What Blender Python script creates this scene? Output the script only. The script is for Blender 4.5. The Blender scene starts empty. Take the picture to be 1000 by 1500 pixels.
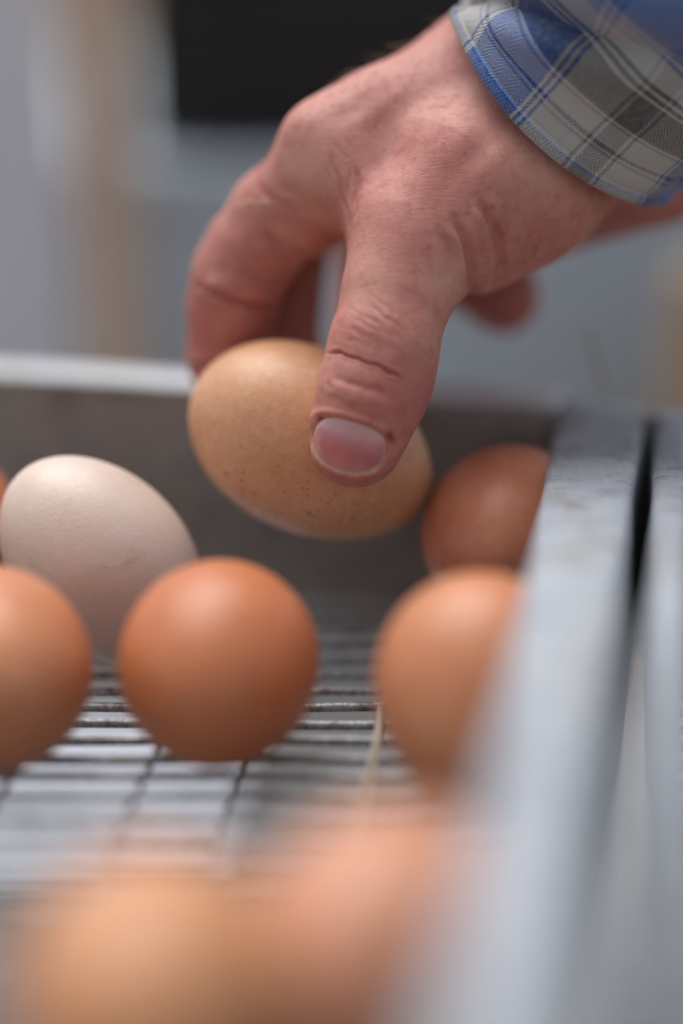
import bpy, math, random
import numpy as np
from mathutils import Vector, Matrix, Euler

random.seed(4)
rng = np.random.default_rng(4)
scene = bpy.context.scene
COL = scene.collection

# ------------------------------------------------------------------ camera
F = 3542.0                       # focal length in photo pixels (85 mm on a 36 mm high frame of 1500 px)
TH = math.radians(15.8)
CAM = np.array([0.0, 0.0, 0.198])
FW = np.array([0.0, math.cos(TH), -math.sin(TH)])
UP = np.array([0.0, math.sin(TH), math.cos(TH)])
RT = np.array([1.0, 0.0, 0.0])
cam_d = bpy.data.cameras.new('camera')
cam_d.sensor_fit = 'VERTICAL'
cam_d.sensor_height = 36.0
cam_d.lens = 85.0
cam_d.clip_start = 0.02
cam_d.clip_end = 60.0
cam_d.dof.use_dof = True
cam_d.dof.focus_distance = 0.5660
cam_d.dof.aperture_fstop = 1.72
cam_d.dof.aperture_blades = 0
cam = bpy.data.objects.new('camera', cam_d)
COL.objects.link(cam)
cam.location = CAM
cam.rotation_euler = (math.radians(90) - TH, 0, 0)
scene.camera = cam

# ------------------------------------------------------------------ world, sun, exposure
SUN_EL, SUN_AZ = math.radians(70), math.radians(325)     # azimuth clockwise from +Y
w = bpy.data.worlds.new('World')
scene.world = w
w.use_nodes = True
wn = w.node_tree.nodes
wl = w.node_tree.links
bg = wn['Background']
sky = wn.new('ShaderNodeTexSky')
sky.sky_type = 'NISHITA'
sky.sun_disc = False
sky.sun_elevation = SUN_EL
sky.sun_rotation = SUN_AZ
sky.dust_density = 3.0
sky.air_density = 1.0
hs = wn.new('ShaderNodeHueSaturation')
hs.inputs['Saturation'].default_value = 0.30          # overcast: cloud takes most of the blue out
wl.new(sky.outputs[0], hs.inputs['Color'])
wl.new(hs.outputs[0], bg.inputs[0])
bg.inputs[1].default_value = 0.075
sd = bpy.data.lights.new('sun', 'SUN')
sd.energy = 1.5
sd.angle = math.radians(50)
sd.color = (1.0, 0.97, 0.93)
sun = bpy.data.objects.new('sun', sd)
COL.objects.link(sun)
dirv = Vector((math.sin(SUN_AZ) * math.cos(SUN_EL), math.cos(SUN_AZ) * math.cos(SUN_EL), math.sin(SUN_EL)))
sun.rotation_euler = dirv.to_track_quat('Z', 'Y').to_euler()
scene.view_settings.view_transform = 'Standard'
scene.view_settings.look = 'None'
scene.view_settings.gamma = 1.0
scene.view_settings.exposure = 0.82
scene.cycles.use_denoising = True
scene.cycles.max_bounces = 8
scene.cycles.use_adaptive_sampling = False

# ------------------------------------------------------------------ helpers
def PX(px, py, depth):
    """photo pixel + depth along the optical axis (metres) -> world point, used only to measure off positions"""
    return CAM + depth * (FW + (px - 500.0) / F * RT - (py - 750.0) / F * UP)

def GL(px, py, z):
    """world point where the line of sight of a photo pixel meets the level z"""
    d = FW + (px - 500.0) / F * RT - (py - 750.0) / F * UP
    return CAM + d * ((z - CAM[2]) / d[2])

def mesh_obj(name, verts, faces, mat=None, parent=None, smooth=True):
    me = bpy.data.meshes.new(name)
    me.from_pydata([tuple(map(float, v)) for v in verts], [], [tuple(map(int, f)) for f in faces])
    me.update()
    if smooth:
        me.polygons.foreach_set('use_smooth', [True] * len(me.polygons))
    if mat is not None:
        me.materials.append(mat)
    o = bpy.data.objects.new(name, me)
    COL.objects.link(o)
    if parent is not None:
        o.parent = parent
    return o

def tag(o, label=None, cat=None, group=None, kind=None):
    if label: o['label'] = label
    if cat: o['category'] = cat
    if group: o['group'] = group
    if kind: o['kind'] = kind
    return o

def empty(name, loc=(0, 0, 0)):
    o = bpy.data.objects.new(name, None)
    o.empty_display_size = 0.02
    COL.objects.link(o)
    o.location = loc
    return o

def local(o, pts):
    """world points into the space of an unrotated empty"""
    return np.asarray(pts) - np.array(o.location)

class NT:
    def __init__(self, name):
        self.m = bpy.data.materials.new(name)
        self.m.use_nodes = True
        self.t = self.m.node_tree
        self.n = self.t.nodes
        self.l = self.t.links
        self.b = self.n['Principled BSDF']
    def node(self, kind, **kw):
        nd = self.n.new(kind)
        for k, v in kw.items():
            setattr(nd, k, v)
        return nd
    def link(self, a, b):
        self.l.new(a, b)
    def coord(self, which='Object'):
        return self.node('ShaderNodeTexCoord').outputs[which]
    def mapping(self, src, scale=(1, 1, 1), rot=(0, 0, 0)):
        mp = self.node('ShaderNodeMapping')
        mp.inputs['Scale'].default_value = scale
        mp.inputs['Rotation'].default_value = rot
        self.link(src, mp.inputs[0])
        return mp.outputs[0]
    def noise(self, src, scale, detail=3, rough=0.5, dist=0.0):
        nd = self.node('ShaderNodeTexNoise')
        nd.inputs['Scale'].default_value = scale
        nd.inputs['Detail'].default_value = detail
        nd.inputs['Roughness'].default_value = rough
        nd.inputs['Distortion'].default_value = dist
        self.link(src, nd.inputs['Vector'])
        return nd.outputs['Fac']
    def voro(self, src, scale, feature='F1'):
        nd = self.node('ShaderNodeTexVoronoi', feature=feature)
        nd.inputs['Scale'].default_value = scale
        self.link(src, nd.inputs['Vector'])
        return nd
    def ramp(self, src, stops, interp='LINEAR'):
        r = self.node('ShaderNodeValToRGB')
        e = r.color_ramp.elements
        r.color_ramp.interpolation = interp
        while len(e) > 1:
            e.remove(e[-1])
        e[0].position = stops[0][0]
        c = stops[0][1]
        e[0].color = (c, c, c, 1) if isinstance(c, (int, float)) else (*c, 1)
        for p, c in stops[1:]:
            x = e.new(p)
            x.color = (c, c, c, 1) if isinstance(c, (int, float)) else (*c, 1)
        self.link(src, r.inputs[0])
        return r.outputs[0]
    def math(self, op, a, b=None, c=None):
        nd = self.node('ShaderNodeMath', operation=op)
        for i, v in enumerate((a, b, c)):
            if v is None: continue
            if isinstance(v, (int, float)): nd.inputs[i].default_value = v
            else: self.link(v, nd.inputs[i])
        return nd.outputs[0]
    def mix(self, fac, a, b, mode='MIX'):
        nd = self.node('ShaderNodeMix', data_type='RGBA', blend_type=mode)
        for s, v in ((nd.inputs[0], fac), (nd.inputs[6], a), (nd.inputs[7], b)):
            if isinstance(v, (int, float)): s.default_value = v
            elif isinstance(v, tuple): s.default_value = (*v, 1)
            else: self.link(v, s)
        return nd.outputs[2]
    def bump(self, height, strength=0.3, dist=0.001, prev=None):
        nd = self.node('ShaderNodeBump')
        nd.inputs['Strength'].default_value = strength
        nd.inputs['Distance'].default_value = dist
        self.link(height, nd.inputs['Height'])
        if prev is not None:
            self.link(prev, nd.inputs['Normal'])
        return nd.outputs[0]
    def out(self, color=None, rough=None, normal=None, **kw):
        for key, v in (('Base Color', color), ('Roughness', rough)):
            if v is None: continue
            if isinstance(v, (int, float)): self.b.inputs[key].default_value = v
            elif isinstance(v, tuple): self.b.inputs[key].default_value = (*v, 1)
            else: self.link(v, self.b.inputs[key])
        if normal is not None:
            self.link(normal, self.b.inputs['Normal'])
        for k, v in kw.items():
            self.b.inputs[k.replace('_', ' ')].default_value = v
        return self.m

def srgb(r, g, b):
    f = lambda c: (c / 255 / 12.92) if c / 255 <= 0.04045 else ((c / 255 + 0.055) / 1.055) ** 2.4
    return (f(r), f(g), f(b))

# ------------------------------------------------------------------ materials
def metal_sheet(name, base, dark, rough=0.42, metallic=0.75, grime=0.5, scale=1.0):
    t = NT(name)
    c = t.coord()
    n1 = t.noise(c, 25 * scale, 5, 0.6)
    n2 = t.noise(t.mapping(c, (9, 1, 9)), 60 * scale, 4, 0.6)
    sp = t.voro(c, 140 * scale)
    col = t.mix(t.ramp(n1, [(0.35, 0.0), (0.7, 1.0)]), base, dark)
    col = t.mix(t.math('MULTIPLY', sp.outputs['Distance'], 0.35), col, tuple(x * 1.25 for x in base))
    warm = t.ramp(t.noise(c, 70 * scale, 6, 0.7), [(0.52, 0.0), (0.68, grime)])
    col = t.mix(warm, col, srgb(128, 116, 96))
    bl = t.ramp(t.noise(t.mapping(c, (1, 2.6, 1)), 85 * scale, 7, 0.75, 0.15), [(0.52, 0.0), (0.62, grime)])
    col = t.mix(bl, col, srgb(92, 100, 122))
    scr = t.ramp(t.noise(t.mapping(c, (30, 1.2, 30), (0, 0, -0.13)), 50 * scale, 3, 0.6), [(0.60, 0.0), (0.66, 0.35)])
    col = t.mix(scr, col, tuple(min(1, x * 1.5) for x in base))
    r = t.ramp(n2, [(0.3, rough - 0.08), (0.7, rough + 0.14)])
    nb = t.bump(n2, 0.15, 0.0003)
    nb = t.bump(t.noise(c, 420 * scale, 4, 0.65), 0.25, 0.0003, nb)
    return t.out(col, r, nb, Metallic=metallic)

M_rail = metal_sheet('galvanised_rail', srgb(170, 176, 184), srgb(146, 154, 164), 0.62, 0.08, 0.6)
M_panel = metal_sheet('galvanised_panel', srgb(150, 145, 140), srgb(120, 112, 104), 0.5, 0.3, 0.6)
M_flange_lit = metal_sheet('galvanised_lit_flange', srgb(206, 210, 215), srgb(190, 195, 201), 0.6, 0.05, 0.2)  # panel steel with the bright sky sheen of the fold put into its colour

t = NT('wire_steel')
c = t.coord()
n = t.noise(c, 900, 4, 0.7)
rust = t.ramp(t.noise(c, 160, 5, 0.7), [(0.5, 0.0), (0.66, 0.85)])
col = t.mix(t.ramp(n, [(0.35, 0.0), (0.65, 1.0)]), srgb(124, 126, 130), srgb(190, 195, 200))
col = t.mix(rust, col, srgb(104, 78, 58))
M_wire = t.out(col, 0.42, t.bump(n, 0.6, 0.0003), Metallic=0.35)

def egg_material(name, base, dark, light, speck=0.0, dirt=0.0, mottle=0.35, pore=0.5):
    t = NT(name)
    c = t.coord()
    n1 = t.noise(c, 38, 4, 0.55)
    n2 = t.noise(c, 420, 3, 0.6)
    col = t.mix(t.ramp(n1, [(0.3, 0.0), (0.72, 1.0)]), base, dark)
    col = t.mix(t.math('MULTIPLY', t.ramp(n2, [(0.45, 0.0), (0.75, 1.0)]), mottle), col, light)
    if speck:
        # fine brown specks of pigment and dirt, gathered on one flank of the shell
        sx = t.node('ShaderNodeSeparateXYZ')
        t.link(c, sx.inputs[0])
        zone = t.ramp(t.math('ADD', t.math('MULTIPLY', sx.outputs['Z'], -30.0), 0.45), [(0.30, 0.10), (0.85, 1.0)])
        vs = t.voro(c, 640)
        d = t.ramp(vs.outputs['Distance'], [(0.15, 1.0), (0.30, 0.0)])
        pick = t.ramp(t.noise(c, 260, 2, 0.6), [(0.42, 0.0), (0.52, 1.0)])
        m = t.math('MULTIPLY', t.math('MULTIPLY', d, pick), zone)
        col = t.mix(t.math('MULTIPLY', m, speck), col, srgb(60, 36, 24))
        vb = t.voro(t.mapping(c, (1, 1.5, 1), (0.4, 0.2, 0.7)), 210)
        d2 = t.ramp(vb.outputs['Distance'], [(0.09, 1.0), (0.16, 0.0)])
        p2 = t.ramp(t.noise(c, 90, 2, 0.6), [(0.53, 0.0), (0.57, 1.0)])
        m2 = t.math('MULTIPLY', t.math('MULTIPLY', d2, p2), t.math('MAXIMUM', zone, 0.25))
        col = t.mix(m2, col, srgb(34, 22, 18))
    if not speck and not dirt:
        bl = t.ramp(t.noise(c, 95, 5, 0.65, 0.4), [(0.50, 0.0), (0.70, 0.35)])
        col = t.mix(bl, col, light)
        v2 = t.voro(c, 330)
        d2 = t.ramp(v2.outputs['Distance'], [(0.10, 0.35), (0.22, 0.0)])
        p2 = t.ramp(t.noise(c, 120, 3, 0.6), [(0.53, 0.0), (0.60, 1.0)])
        col = t.mix(t.math('MULTIPLY', d2, p2), col, tuple(x * 0.45 for x in dark))
        sm = t.ramp(t.noise(t.mapping(c, (1, 2.6, 1), (0.5, 0.9, 0.2)), 42, 6, 0.7, 0.8), [(0.60, 0.0), (0.70, 0.4)])
        col = t.mix(sm, col, srgb(150, 118, 92))
    if dirt:
        dn = t.ramp(t.noise(c, 75, 5, 0.7, 0.6), [(0.58, 0.0), (0.72, dirt)])
        col = t.mix(dn, col, srgb(150, 112, 84))
        ds = t.ramp(t.voro(c, 120).outputs['Distance'], [(0.05, dirt), (0.10, 0.0)])
        dp = t.ramp(t.noise(c, 60, 2), [(0.58, 0.0), (0.62, 1.0)])
        col = t.mix(t.math('MULTIPLY', ds, dp), col, srgb(120, 80, 56))
    nb = t.bump(t.noise(c, 1500, 2, 0.6), pore, 0.00016)
    nb = t.bump(t.noise(c, 800, 2, 0.5), pore * 0.5, 0.0002, nb)
    return t.out(col, 0.42, nb, Subsurface_Weight=0.12, Subsurface_Scale=0.003, Specular_IOR_Level=0.5)

M_egg_tan = egg_material('eggshell_tan', srgb(220, 168, 130), srgb(202, 144, 104), srgb(236, 198, 164), speck=0.9, mottle=0.3, pore=0.6)
M_egg_brown = egg_material('eggshell_brown', srgb(200, 122, 80), srgb(188, 108, 66), srgb(212, 142, 100), mottle=0.2, pore=0.3)
M_egg_red = egg_material('eggshell_red_brown', srgb(204, 130, 98), srgb(190, 114, 82), srgb(214, 148, 116), mottle=0.2, pore=0.3)
M_egg_light = egg_material('eggshell_light_brown', srgb(208, 138, 98), srgb(196, 122, 82), srgb(220, 160, 122), mottle=0.2, pore=0.3)
M_egg_peach = egg_material('eggshell_peach', srgb(206, 144, 112), srgb(198, 132, 100), srgb(216, 160, 132), mottle=0.2, pore=0.3)
M_egg_tan2 = egg_material('eggshell_sandy', srgb(208, 148, 106), srgb(198, 134, 92), srgb(218, 164, 124), mottle=0.2, pore=0.3)
M_egg_white = egg_material('eggshell_pinkish_white', srgb(222, 202, 190), srgb(212, 188, 174), srgb(230, 214, 204), dirt=0.35, mottle=0.3, pore=0.4)

# ------------------------------------------------------------------ setting: ground, wall behind
def box(name, x0, x1, y0, y1, z0, z1, mat, parent=None, bev=0.002, origin=True):
    c = np.array([(x0 + x1) / 2, (y0 + y1) / 2, z0])
    v = [(x, y, z) for z in (z0, z1) for y in (y0, y1) for x in (x0, x1)]
    f = [(0, 2, 3, 1), (4, 5, 7, 6), (0, 1, 5, 4), (2, 6, 7, 3), (0, 4, 6, 2), (1, 3, 7, 5)]
    if parent is None and origin:
        o = mesh_obj(name, [np.array(p) - c for p in v], f, mat, None, False)
        o.location = c
    else:
        off = np.array(parent.location) if parent else 0
        o = mesh_obj(name, [np.array(p) - off for p in v], f, mat, parent, False)
    if bev:
        b = o.modifiers.new('bevel', 'BEVEL')
        b.width = bev
        b.segments = 3
    return o

t = NT('trodden_earth')
c = t.coord()
M_ground = t.out(t.ramp(t.noise(c, 9, 8, 0.65), [(0.3, srgb(96, 82, 66)), (0.7, srgb(140, 122, 100))]), 0.9,
                 t.bump(t.noise(c, 60, 6, 0.7), 0.6, 0.01))
v, f = [], []
NG = 40
for j in range(NG + 1):
    for i in range(NG + 1):
        x = -14 + 28 * i / NG; y = -10 + 30 * j / NG
        v.append((x, y, -0.62 + 0.012 * math.sin(x * 3.1 + y) + 0.012 * math.sin(y * 4.3 - x)))
for j in range(NG):
    for i in range(NG):
        a = j * (NG + 1) + i
        f.append((a, a + 1, a + NG + 2, a + NG + 1))
tag(mesh_obj('ground', v, f, M_ground), 'brown trodden earth of the yard behind the trays', None, None, 'structure')

def painted(name, c1, c2, rough=0.6, streak=(1, 1, 0.15)):
    t = NT(name)
    c = t.coord()
    n = t.noise(t.mapping(c, streak), 6, 6, 0.6)
    return t.out(t.mix(t.ramp(n, [(0.3, 0.0), (0.7, 1.0)]), c1, c2), rough, t.bump(t.noise(c, 90, 5, 0.6), 0.2, 0.002))
M_boardL = painted('pale_blue_grey_paint', srgb(238, 243, 252), srgb(224, 231, 246))
M_sheet = painted('blue_grey_sheet', srgb(208, 220, 230), srgb(188, 202, 214))
M_black = painted('black_paint', srgb(13, 14, 16), srgb(19, 18, 19), 0.5)
M_brownbox = painted('weathered_brown_board', srgb(214, 184, 146), srgb(190, 158, 124), 0.8, (0.2, 1, 1))
t = NT('raw_timber')
c = t.coord()
wd = t.noise(t.mapping(c, (6, 6, 0.5)), 12, 6, 0.6, 1.2)
M_timber = t.out(t.ramp(wd, [(0.3, srgb(206, 178, 156)), (0.7, srgb(226, 202, 182))]), 0.7, t.bump(wd, 0.3, 0.002))

# ------------------------------------------------------------------ placeholders for world behind (metres)
def at(px, py, L):
    """world x,z on the upright plane y = L"""
    d = FW + (px - 500.0) / F * RT - (py - 750.0) / F * UP
    p = CAM + d * (L / d[1])
    return p[0], p[2]

# pale board standing at the left
x0, _ = at(-300, 300, 0.90); x1, _ = at(92, 300, 0.90)
b = box('painted_board', x0, x1, 0.90, 0.912, -0.62, 0.20, M_boardL)
tag(b, 'pale blue-grey painted board standing upright behind the tray at the far left', 'board')
b.rotation_euler = (0, math.radians(-3.0), 0); b.location.x += 0.72 * math.tan(math.radians(3.0))
# timber post
x0, _ = at(104, 300, 0.86); x1, _ = at(190, 300, 0.86)
b = box('timber_post', x0, x1, 0.86, 0.885, -0.62, 0.215, M_timber, bev=0.004)
tag(b, 'bare beige timber post beside the pale board and the black crate', 'post')
b.rotation_euler = (0, math.radians(-2.6), 0); b.location.x += 0.72 * math.tan(math.radians(2.6))
# black crate, high up behind the hand
cr = empty('black_crate', (0.06, 1.0, 0.17))
tag(cr, 'black slatted crate standing on the grey metal bench behind the hand', 'crate')
xa, zb = at(246, 180, 0.93); xb, _ = at(1250, 180, 0.93)
ztop = zb + 0.124
for k in range(2):
    z0 = zb + k * 0.062
    box('slat', xa, xb, 0.930, 0.942, z0, z0 + 0.054, M_black, cr, 0.003)
for xx in (xa + 0.004, (xa + xb) / 2, xb - 0.04):
    box('corner_post', xx, xx + 0.036, 0.9422, 0.975, zb, ztop, M_black, cr, 0.003)
box('back_board', xa, xb, 1.20, 1.212, zb, ztop, M_black, cr, 0.003)
box('side_board', xa - 0.012, xa - 0.0005, 0.943, 1.21, zb, ztop, M_black, cr, 0.002)
box('base_board', xa - 0.012, xb, 0.943, 1.212, zb - 0.012, zb - 0.0005, M_black, cr, 0.002)
# grey metal bench
bench = empty('metal_bench', (0.06, 1.1, -0.62))
tag(bench, 'blue-grey sheet metal bench with a plain front behind the tray', 'bench')
box('front_sheet', xa - 0.14, xb + 0.2, 0.917, 0.922, -0.60, zb - 0.032, M_sheet, bench, 0.001)
box('bench_top', xa - 0.14, xb + 0.2, 0.914, 1.40, zb - 0.031, zb - 0.0135, M_sheet, bench, 0.003)
for xx in (xa - 0.028, xb + 0.16):
    box('leg', xx, xx + 0.03, 0.925, 0.955, -0.62, zb - 0.034, M_sheet, bench, 0.002)
# brown board low at the right
x0, z1 = at(900, 420, 0.84)
b = box('brown_board', x0, x0 + 0.3, 0.84, 0.86, -0.62, z1, M_brownbox)
tag(b, 'weathered brown board standing low at the right edge behind the rails', 'board')
b.rotation_euler = (0, math.radians(2), 0)

# boards under the trays
t = NT('grey_board')
c = t.coord()
M_under = t.out(t.ramp(t.noise(t.mapping(c, (1, 5, 1)), 20, 6, 0.6), [(0.3, srgb(92, 90, 90)), (0.7, srgb(112, 109, 108))]), 0.6)
M_pale = painted('skylit_pale', srgb(196, 200, 212), srgb(178, 183, 196), 0.4, (1, 1, 1))
b = box('lower_board', -0.30, 0.26, 0.10, 0.80, -0.115, -0.095, M_under)
tag(b, 'grey board lying below the wire rack', 'board')
# added pale sheet on it, left, standing in for floor brightened by the sky
q = [GL(-160, 1300, -0.09), GL(330, 1300, -0.09), GL(372, 1046, -0.09), GL(-40, 1046, -0.09)]
q = np.array(q)
cc = q.mean(0)
tops = [p - cc for p in q]
bots = [p - cc - np.array([0, 0, 0.0035]) for p in q]
b = mesh_obj('skylit_patch', tops + bots, [(0, 1, 2, 3), (7, 6, 5, 4), (0, 4, 5, 1), (1, 5, 6, 2), (2, 6, 7, 3), (3, 7, 4, 0)], M_pale, None, False)
b.location = cc
tag(b, 'added pale sheet standing for a sky-lit patch, seen through the wires at the left', 'sheet')

# ------------------------------------------------------------------ the tray: wires, back panel, side rail
def tube(pts, r, seg=10, caps=True):
    pts = np.asarray(pts, float)
    n = len(pts)
    T = np.gradient(pts, axis=0)
    T /= np.linalg.norm(T, axis=1)[:, None]
    ref = np.array([0, 0, 1.0]) if abs(T[0][2]) < 0.9 else np.array([1.0, 0, 0])
    V, Fc = [], []
    N = np.cross(T[0], ref); N /= np.linalg.norm(N)
    rr = np.broadcast_to(np.asarray(r, float), (n,))
    for i in range(n):
        N = N - T[i] * N.dot(T[i]); N /= np.linalg.norm(N)
        B = np.cross(T[i], N)
        for k in range(seg):
            a = 2 * math.pi * k / seg
            V.append(pts[i] + rr[i] * (math.cos(a) * N + math.sin(a) * B))
    for i in range(n - 1):
        for k in range(seg):
            a = i * seg + k; b = i * seg + (k + 1) % seg
            Fc.append((a, b, b + seg, a + seg))
    if caps:
        Fc.append(tuple(range(seg))[::-1])
        Fc.append(tuple(range((n - 1) * seg, n * seg)))
    return V, Fc

RAIL_A = math.atan(485 / F * math.cos(TH))       # heading of the rails
RACK_A = math.atan(360 / F * math.cos(TH))       # heading of the long wires
tray = empty('egg_tray', (0, 0.5, 0))
tag(tray, 'galvanised egg tray with wire floor, plain back panel and broad right side rail', 'tray')
zt_r = 0.052
A0 = GL(813, 612, zt_r)                          # inner far top corner of the rail
dr = np.array([math.sin(RAIL_A), math.cos(RAIL_A), 0])
nr = np.array([math.cos(RAIL_A), -math.sin(RAIL_A), 0])

def rail(parent, A, wid, name='side_rail', hgt=0.058, L0=0.49):
    """hollow folded rail of rounded rectangular section, swept from its far end towards the viewer, with slight dents"""
    rad = 0.0028
    prof = []
    for cx, cz, a0 in ((wid - rad, -rad, 0), (rad, -rad, 90), (rad, -hgt + rad, 180), (wid - rad, -hgt + rad, 270)):
        for k in range(6):
            a = math.radians(a0 + 90 * k / 5)
            prof.append((cx + rad * math.cos(a), cz + rad * math.sin(a)))
    ring = []
    for (u, zz), (u2, zz2) in zip(prof, prof[1:] + prof[:1]):
        m = max(1, int(math.hypot(u2 - u, zz2 - zz) / 0.003))
        for k in range(m):
            ring.append((u + (u2 - u) * k / m, zz + (zz2 - zz) * k / m))
    V, Fc = [], []
    ns = 160
    R = len(ring)
    for i in range(ns + 1):
        s = 0.018 - (L0 + 0.018) * i / ns
        for (u, zz) in ring:
            wob = 0.00035 * math.sin(s * 40 + u * 90) + 0.0003 * math.sin(s * 95 + 1.3) * math.cos(u * 160)
            if i < 3: wob -= 0.0006 * (3 - i) / 3
            u = u * (1 + s * 0.95)
            p = A + dr * s + nr * (u + 0.5 * wob) + np.array([0, 0, zz + wob])
            V.append(local(parent, p))
    for i in range(ns):
        for k in range(R):
            a = i * R + k; b = i * R + (k + 1) % R
            Fc.append((a, b, b + R, a + R))
    Fc.append(tuple(range(R))[::-1]); Fc.append(tuple(range(ns * R, (ns + 1) * R)))
    return mesh_obj(name, V, Fc, M_rail, parent)

rail(tray, A0, 0.0225)

# wires
rung_r, str_r = 0.00115, 0.00080
Lref = 0.535
def rail_inner_x(L):
    return A0[0] + (L - A0[1]) * math.tan(RAIL_A)
for k in range(-28, 9):
    L = Lref + k * 0.0109 + rng.normal(0, 0.00022)
    if L > 0.618: continue
    xs = np.linspace(-0.17, rail_inner_x(L) + 0.002, 24)
    pts = np.stack([xs, L + 0.0003 * np.sin(xs * 60 + k), -rung_r + 0.0002 * np.sin(xs * 45 + 2 * k)], 1)
    V, Fc = tube(local(tray, pts), rung_r, 10)
    mesh_obj('wire', V, Fc, M_wire, tray)
for px in (-560, -370, -180, 10, 207, 352, 540, 720):
    g = GL(px, 1130, 0)
    ys = np.linspace(0.235, 0.62, 30)
    xs = g[0] + (ys - g[1]) * math.tan(RACK_A)
    keep = (xs > -0.17) & (xs < rail_inner_x(ys) + 0.002)
    if keep.sum() < 4: continue
    xs, ys = xs[keep], ys[keep]
    pts = np.stack([xs, ys, np.full_like(xs, -2 * rung_r - str_r + 0.0002)], 1)
    V, Fc = tube(local(tray, pts), str_r, 10)
    mesh_obj('wire', V, Fc, M_wire, tray)

# back panel: an upright sheet with a flange folded back along its top
PR = np.array([A0[0] + 0.001, A0[1] + 0.003, 0]); PL = np.array([-0.175, 0.672, 0])
zR, zL = 0.0538, 0.0540
nP = 80
dP = (PL - PR); lenP = np.linalg.norm(dP); dP /= lenP
bk = np.array([dP[1], -dP[0], 0]); bk = bk if bk[1] > 0 else -bk
V, Fc = [], []
pr = [(0, -0.014), (0, -0.003)] + [(0, z) for z in np.linspace(0.0, 0.94, 10)]
for i in range(nP + 1):
    s = lenP * i / nP
    fl = 0.020 - 0.019 * i / nP
    zt = zR + (zL - zR) * i / nP
    row = []
    for z in np.linspace(-0.014, zt - 0.002, 14):
        row.append((0.0006 * math.sin(s * 35 + z * 60), z))
    for k in range(1, 6):
        a = math.radians(90 * k / 5)
        row.append((0.002 - 0.002 * math.cos(a), zt - 0.002 + 0.002 * math.sin(a)))
    for k in range(1, 5):
        row.append((0.002 + fl * k / 4, zt + 0.0003 * math.sin(s * 70 + k)))
    row.append((0.002 + fl + 0.001, zt - 0.002)); row.append((0.002 + fl + 0.001, zt - 0.012))
    for (d, z) in row:
        V.append(local(tray, PR + dP * s + bk * d + np.array([0, 0, z])))
R = len(row)
for i in range(nP):
    for k in range(R - 1):
        a = i * R + k
        Fc.append((a, a + 1, a + R + 1, a + R))
pan = mesh_obj('back_panel', V, Fc, M_panel, tray)
me = pan.data
me.materials.append(M_flange_lit)
for p in me.polygons:
    k = p.index % (R - 1)
    if k >= 15: p.material_index = 1
so = pan.modifiers.new('thickness', 'SOLIDIFY'); so.thickness = 0.0009; so.offset = 0
# weld cap where the rail meets the flange
# neighbouring tray: its left rail, the gap, its own back end
tray2 = empty('egg_tray', (0.09, 0.5, 0))
tag(tray2, 'second galvanised tray at the right edge, its side rail close beside the first', 'tray')
A1 = GL(958, 622, zt_r)
rail(tray2, A1, 0.0090)
for k in range(-20, 8):
    L = Lref + k * 0.0109 - 0.004
    x_in = A1[0] + (L - A1[1]) * math.tan(RAIL_A) + 0.0080
    xs = np.linspace(x_in, x_in + 0.10, 8)
    V, Fc = tube(local(tray2, np.stack([xs, np.full_like(xs, L), np.full_like(xs, -rung_r)], 1)), rung_r, 8)
    mesh_obj('wire', V, Fc, M_wire, tray2)
e0 = A1 + nr * 0.0 + np.array([0, 0.004, 0])
bx = box('back_panel', e0[0] - 0.010, e0[0] + 0.13, e0[1] + 0.004, e0[1] + 0.006, -0.012, zt_r + 0.0, M_panel, tray2, 0.0006)

# loop of loose wire hanging at the front left of the rack
g = GL(82, 1345, 0.004)
pts = []
for k in range(40):
    a = 2 * math.pi * k / 39 * 0.62 - 0.4
    pts.append(g + np.array([0.0030 * math.cos(a), 0.006 * math.sin(a) , 0.004 * math.sin(a * 0.8)]))
tail = [pts[0] + np.array([-0.0006 * k, -0.005 * k, -0.0007 * k]) for k in range(12, 0, -1)]
V, Fc = tube(local(tray, np.array(tail + pts)), 0.0006, 8)
mesh_obj('wire_loop', V, Fc, M_wire, tray)

# ------------------------------------------------------------------ eggs
def egg_mesh(a, b, k=0.10, nt=72, npz=96):
    """a half length, b half width, k how much blunter the +X end is"""
    V = [(a, 0, 0)]; Fc = []
    for i in range(1, nt):
        t_ = math.pi * i / nt
        x = a * math.cos(t_)
        r = b * math.sin(t_) * (1 + k * math.cos(t_) - 0.03 * math.cos(t_) ** 2)
        for j in range(npz):
            p = 2 * math.pi * j / npz
            V.append((x, r * math.cos(p), r * math.sin(p)))
    V.append((-a, 0, 0))
    for j in range(npz):
        Fc.append((0, 1 + j, 1 + (j + 1) % npz))
        e = 1 + (nt - 2) * npz
        Fc.append((e + (j + 1) % npz, e + j, len(V) - 1))
    for i in range(nt - 2):
        for j in range(npz):
            a0 = 1 + i * npz + j; a1 = 1 + i * npz + (j + 1) % npz
            Fc.append((a0, a0 + npz, a1 + npz, a1))
    return V, Fc

def put_egg(px, py, depth, a, b, axis, mat, label, k=0.10, group=None, roll=0.0):
    """axis: direction of the blunt end, given as (right, up, away) seen from the camera"""
    V, Fc = egg_mesh(a, b, k)
    o = mesh_obj('egg', V, Fc, mat)
    ax = Vector(axis[0] * RT + axis[1] * UP + axis[2] * FW).normalized()
    q = ax.to_track_quat('X', 'Z')
    o.rotation_mode = 'QUATERNION'
    o.rotation_quaternion = q @ Euler((roll, 0, 0)).to_quaternion()
    o.location = PX(px, py, depth)
    tag(o, label, 'egg', group)
    return o

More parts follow.
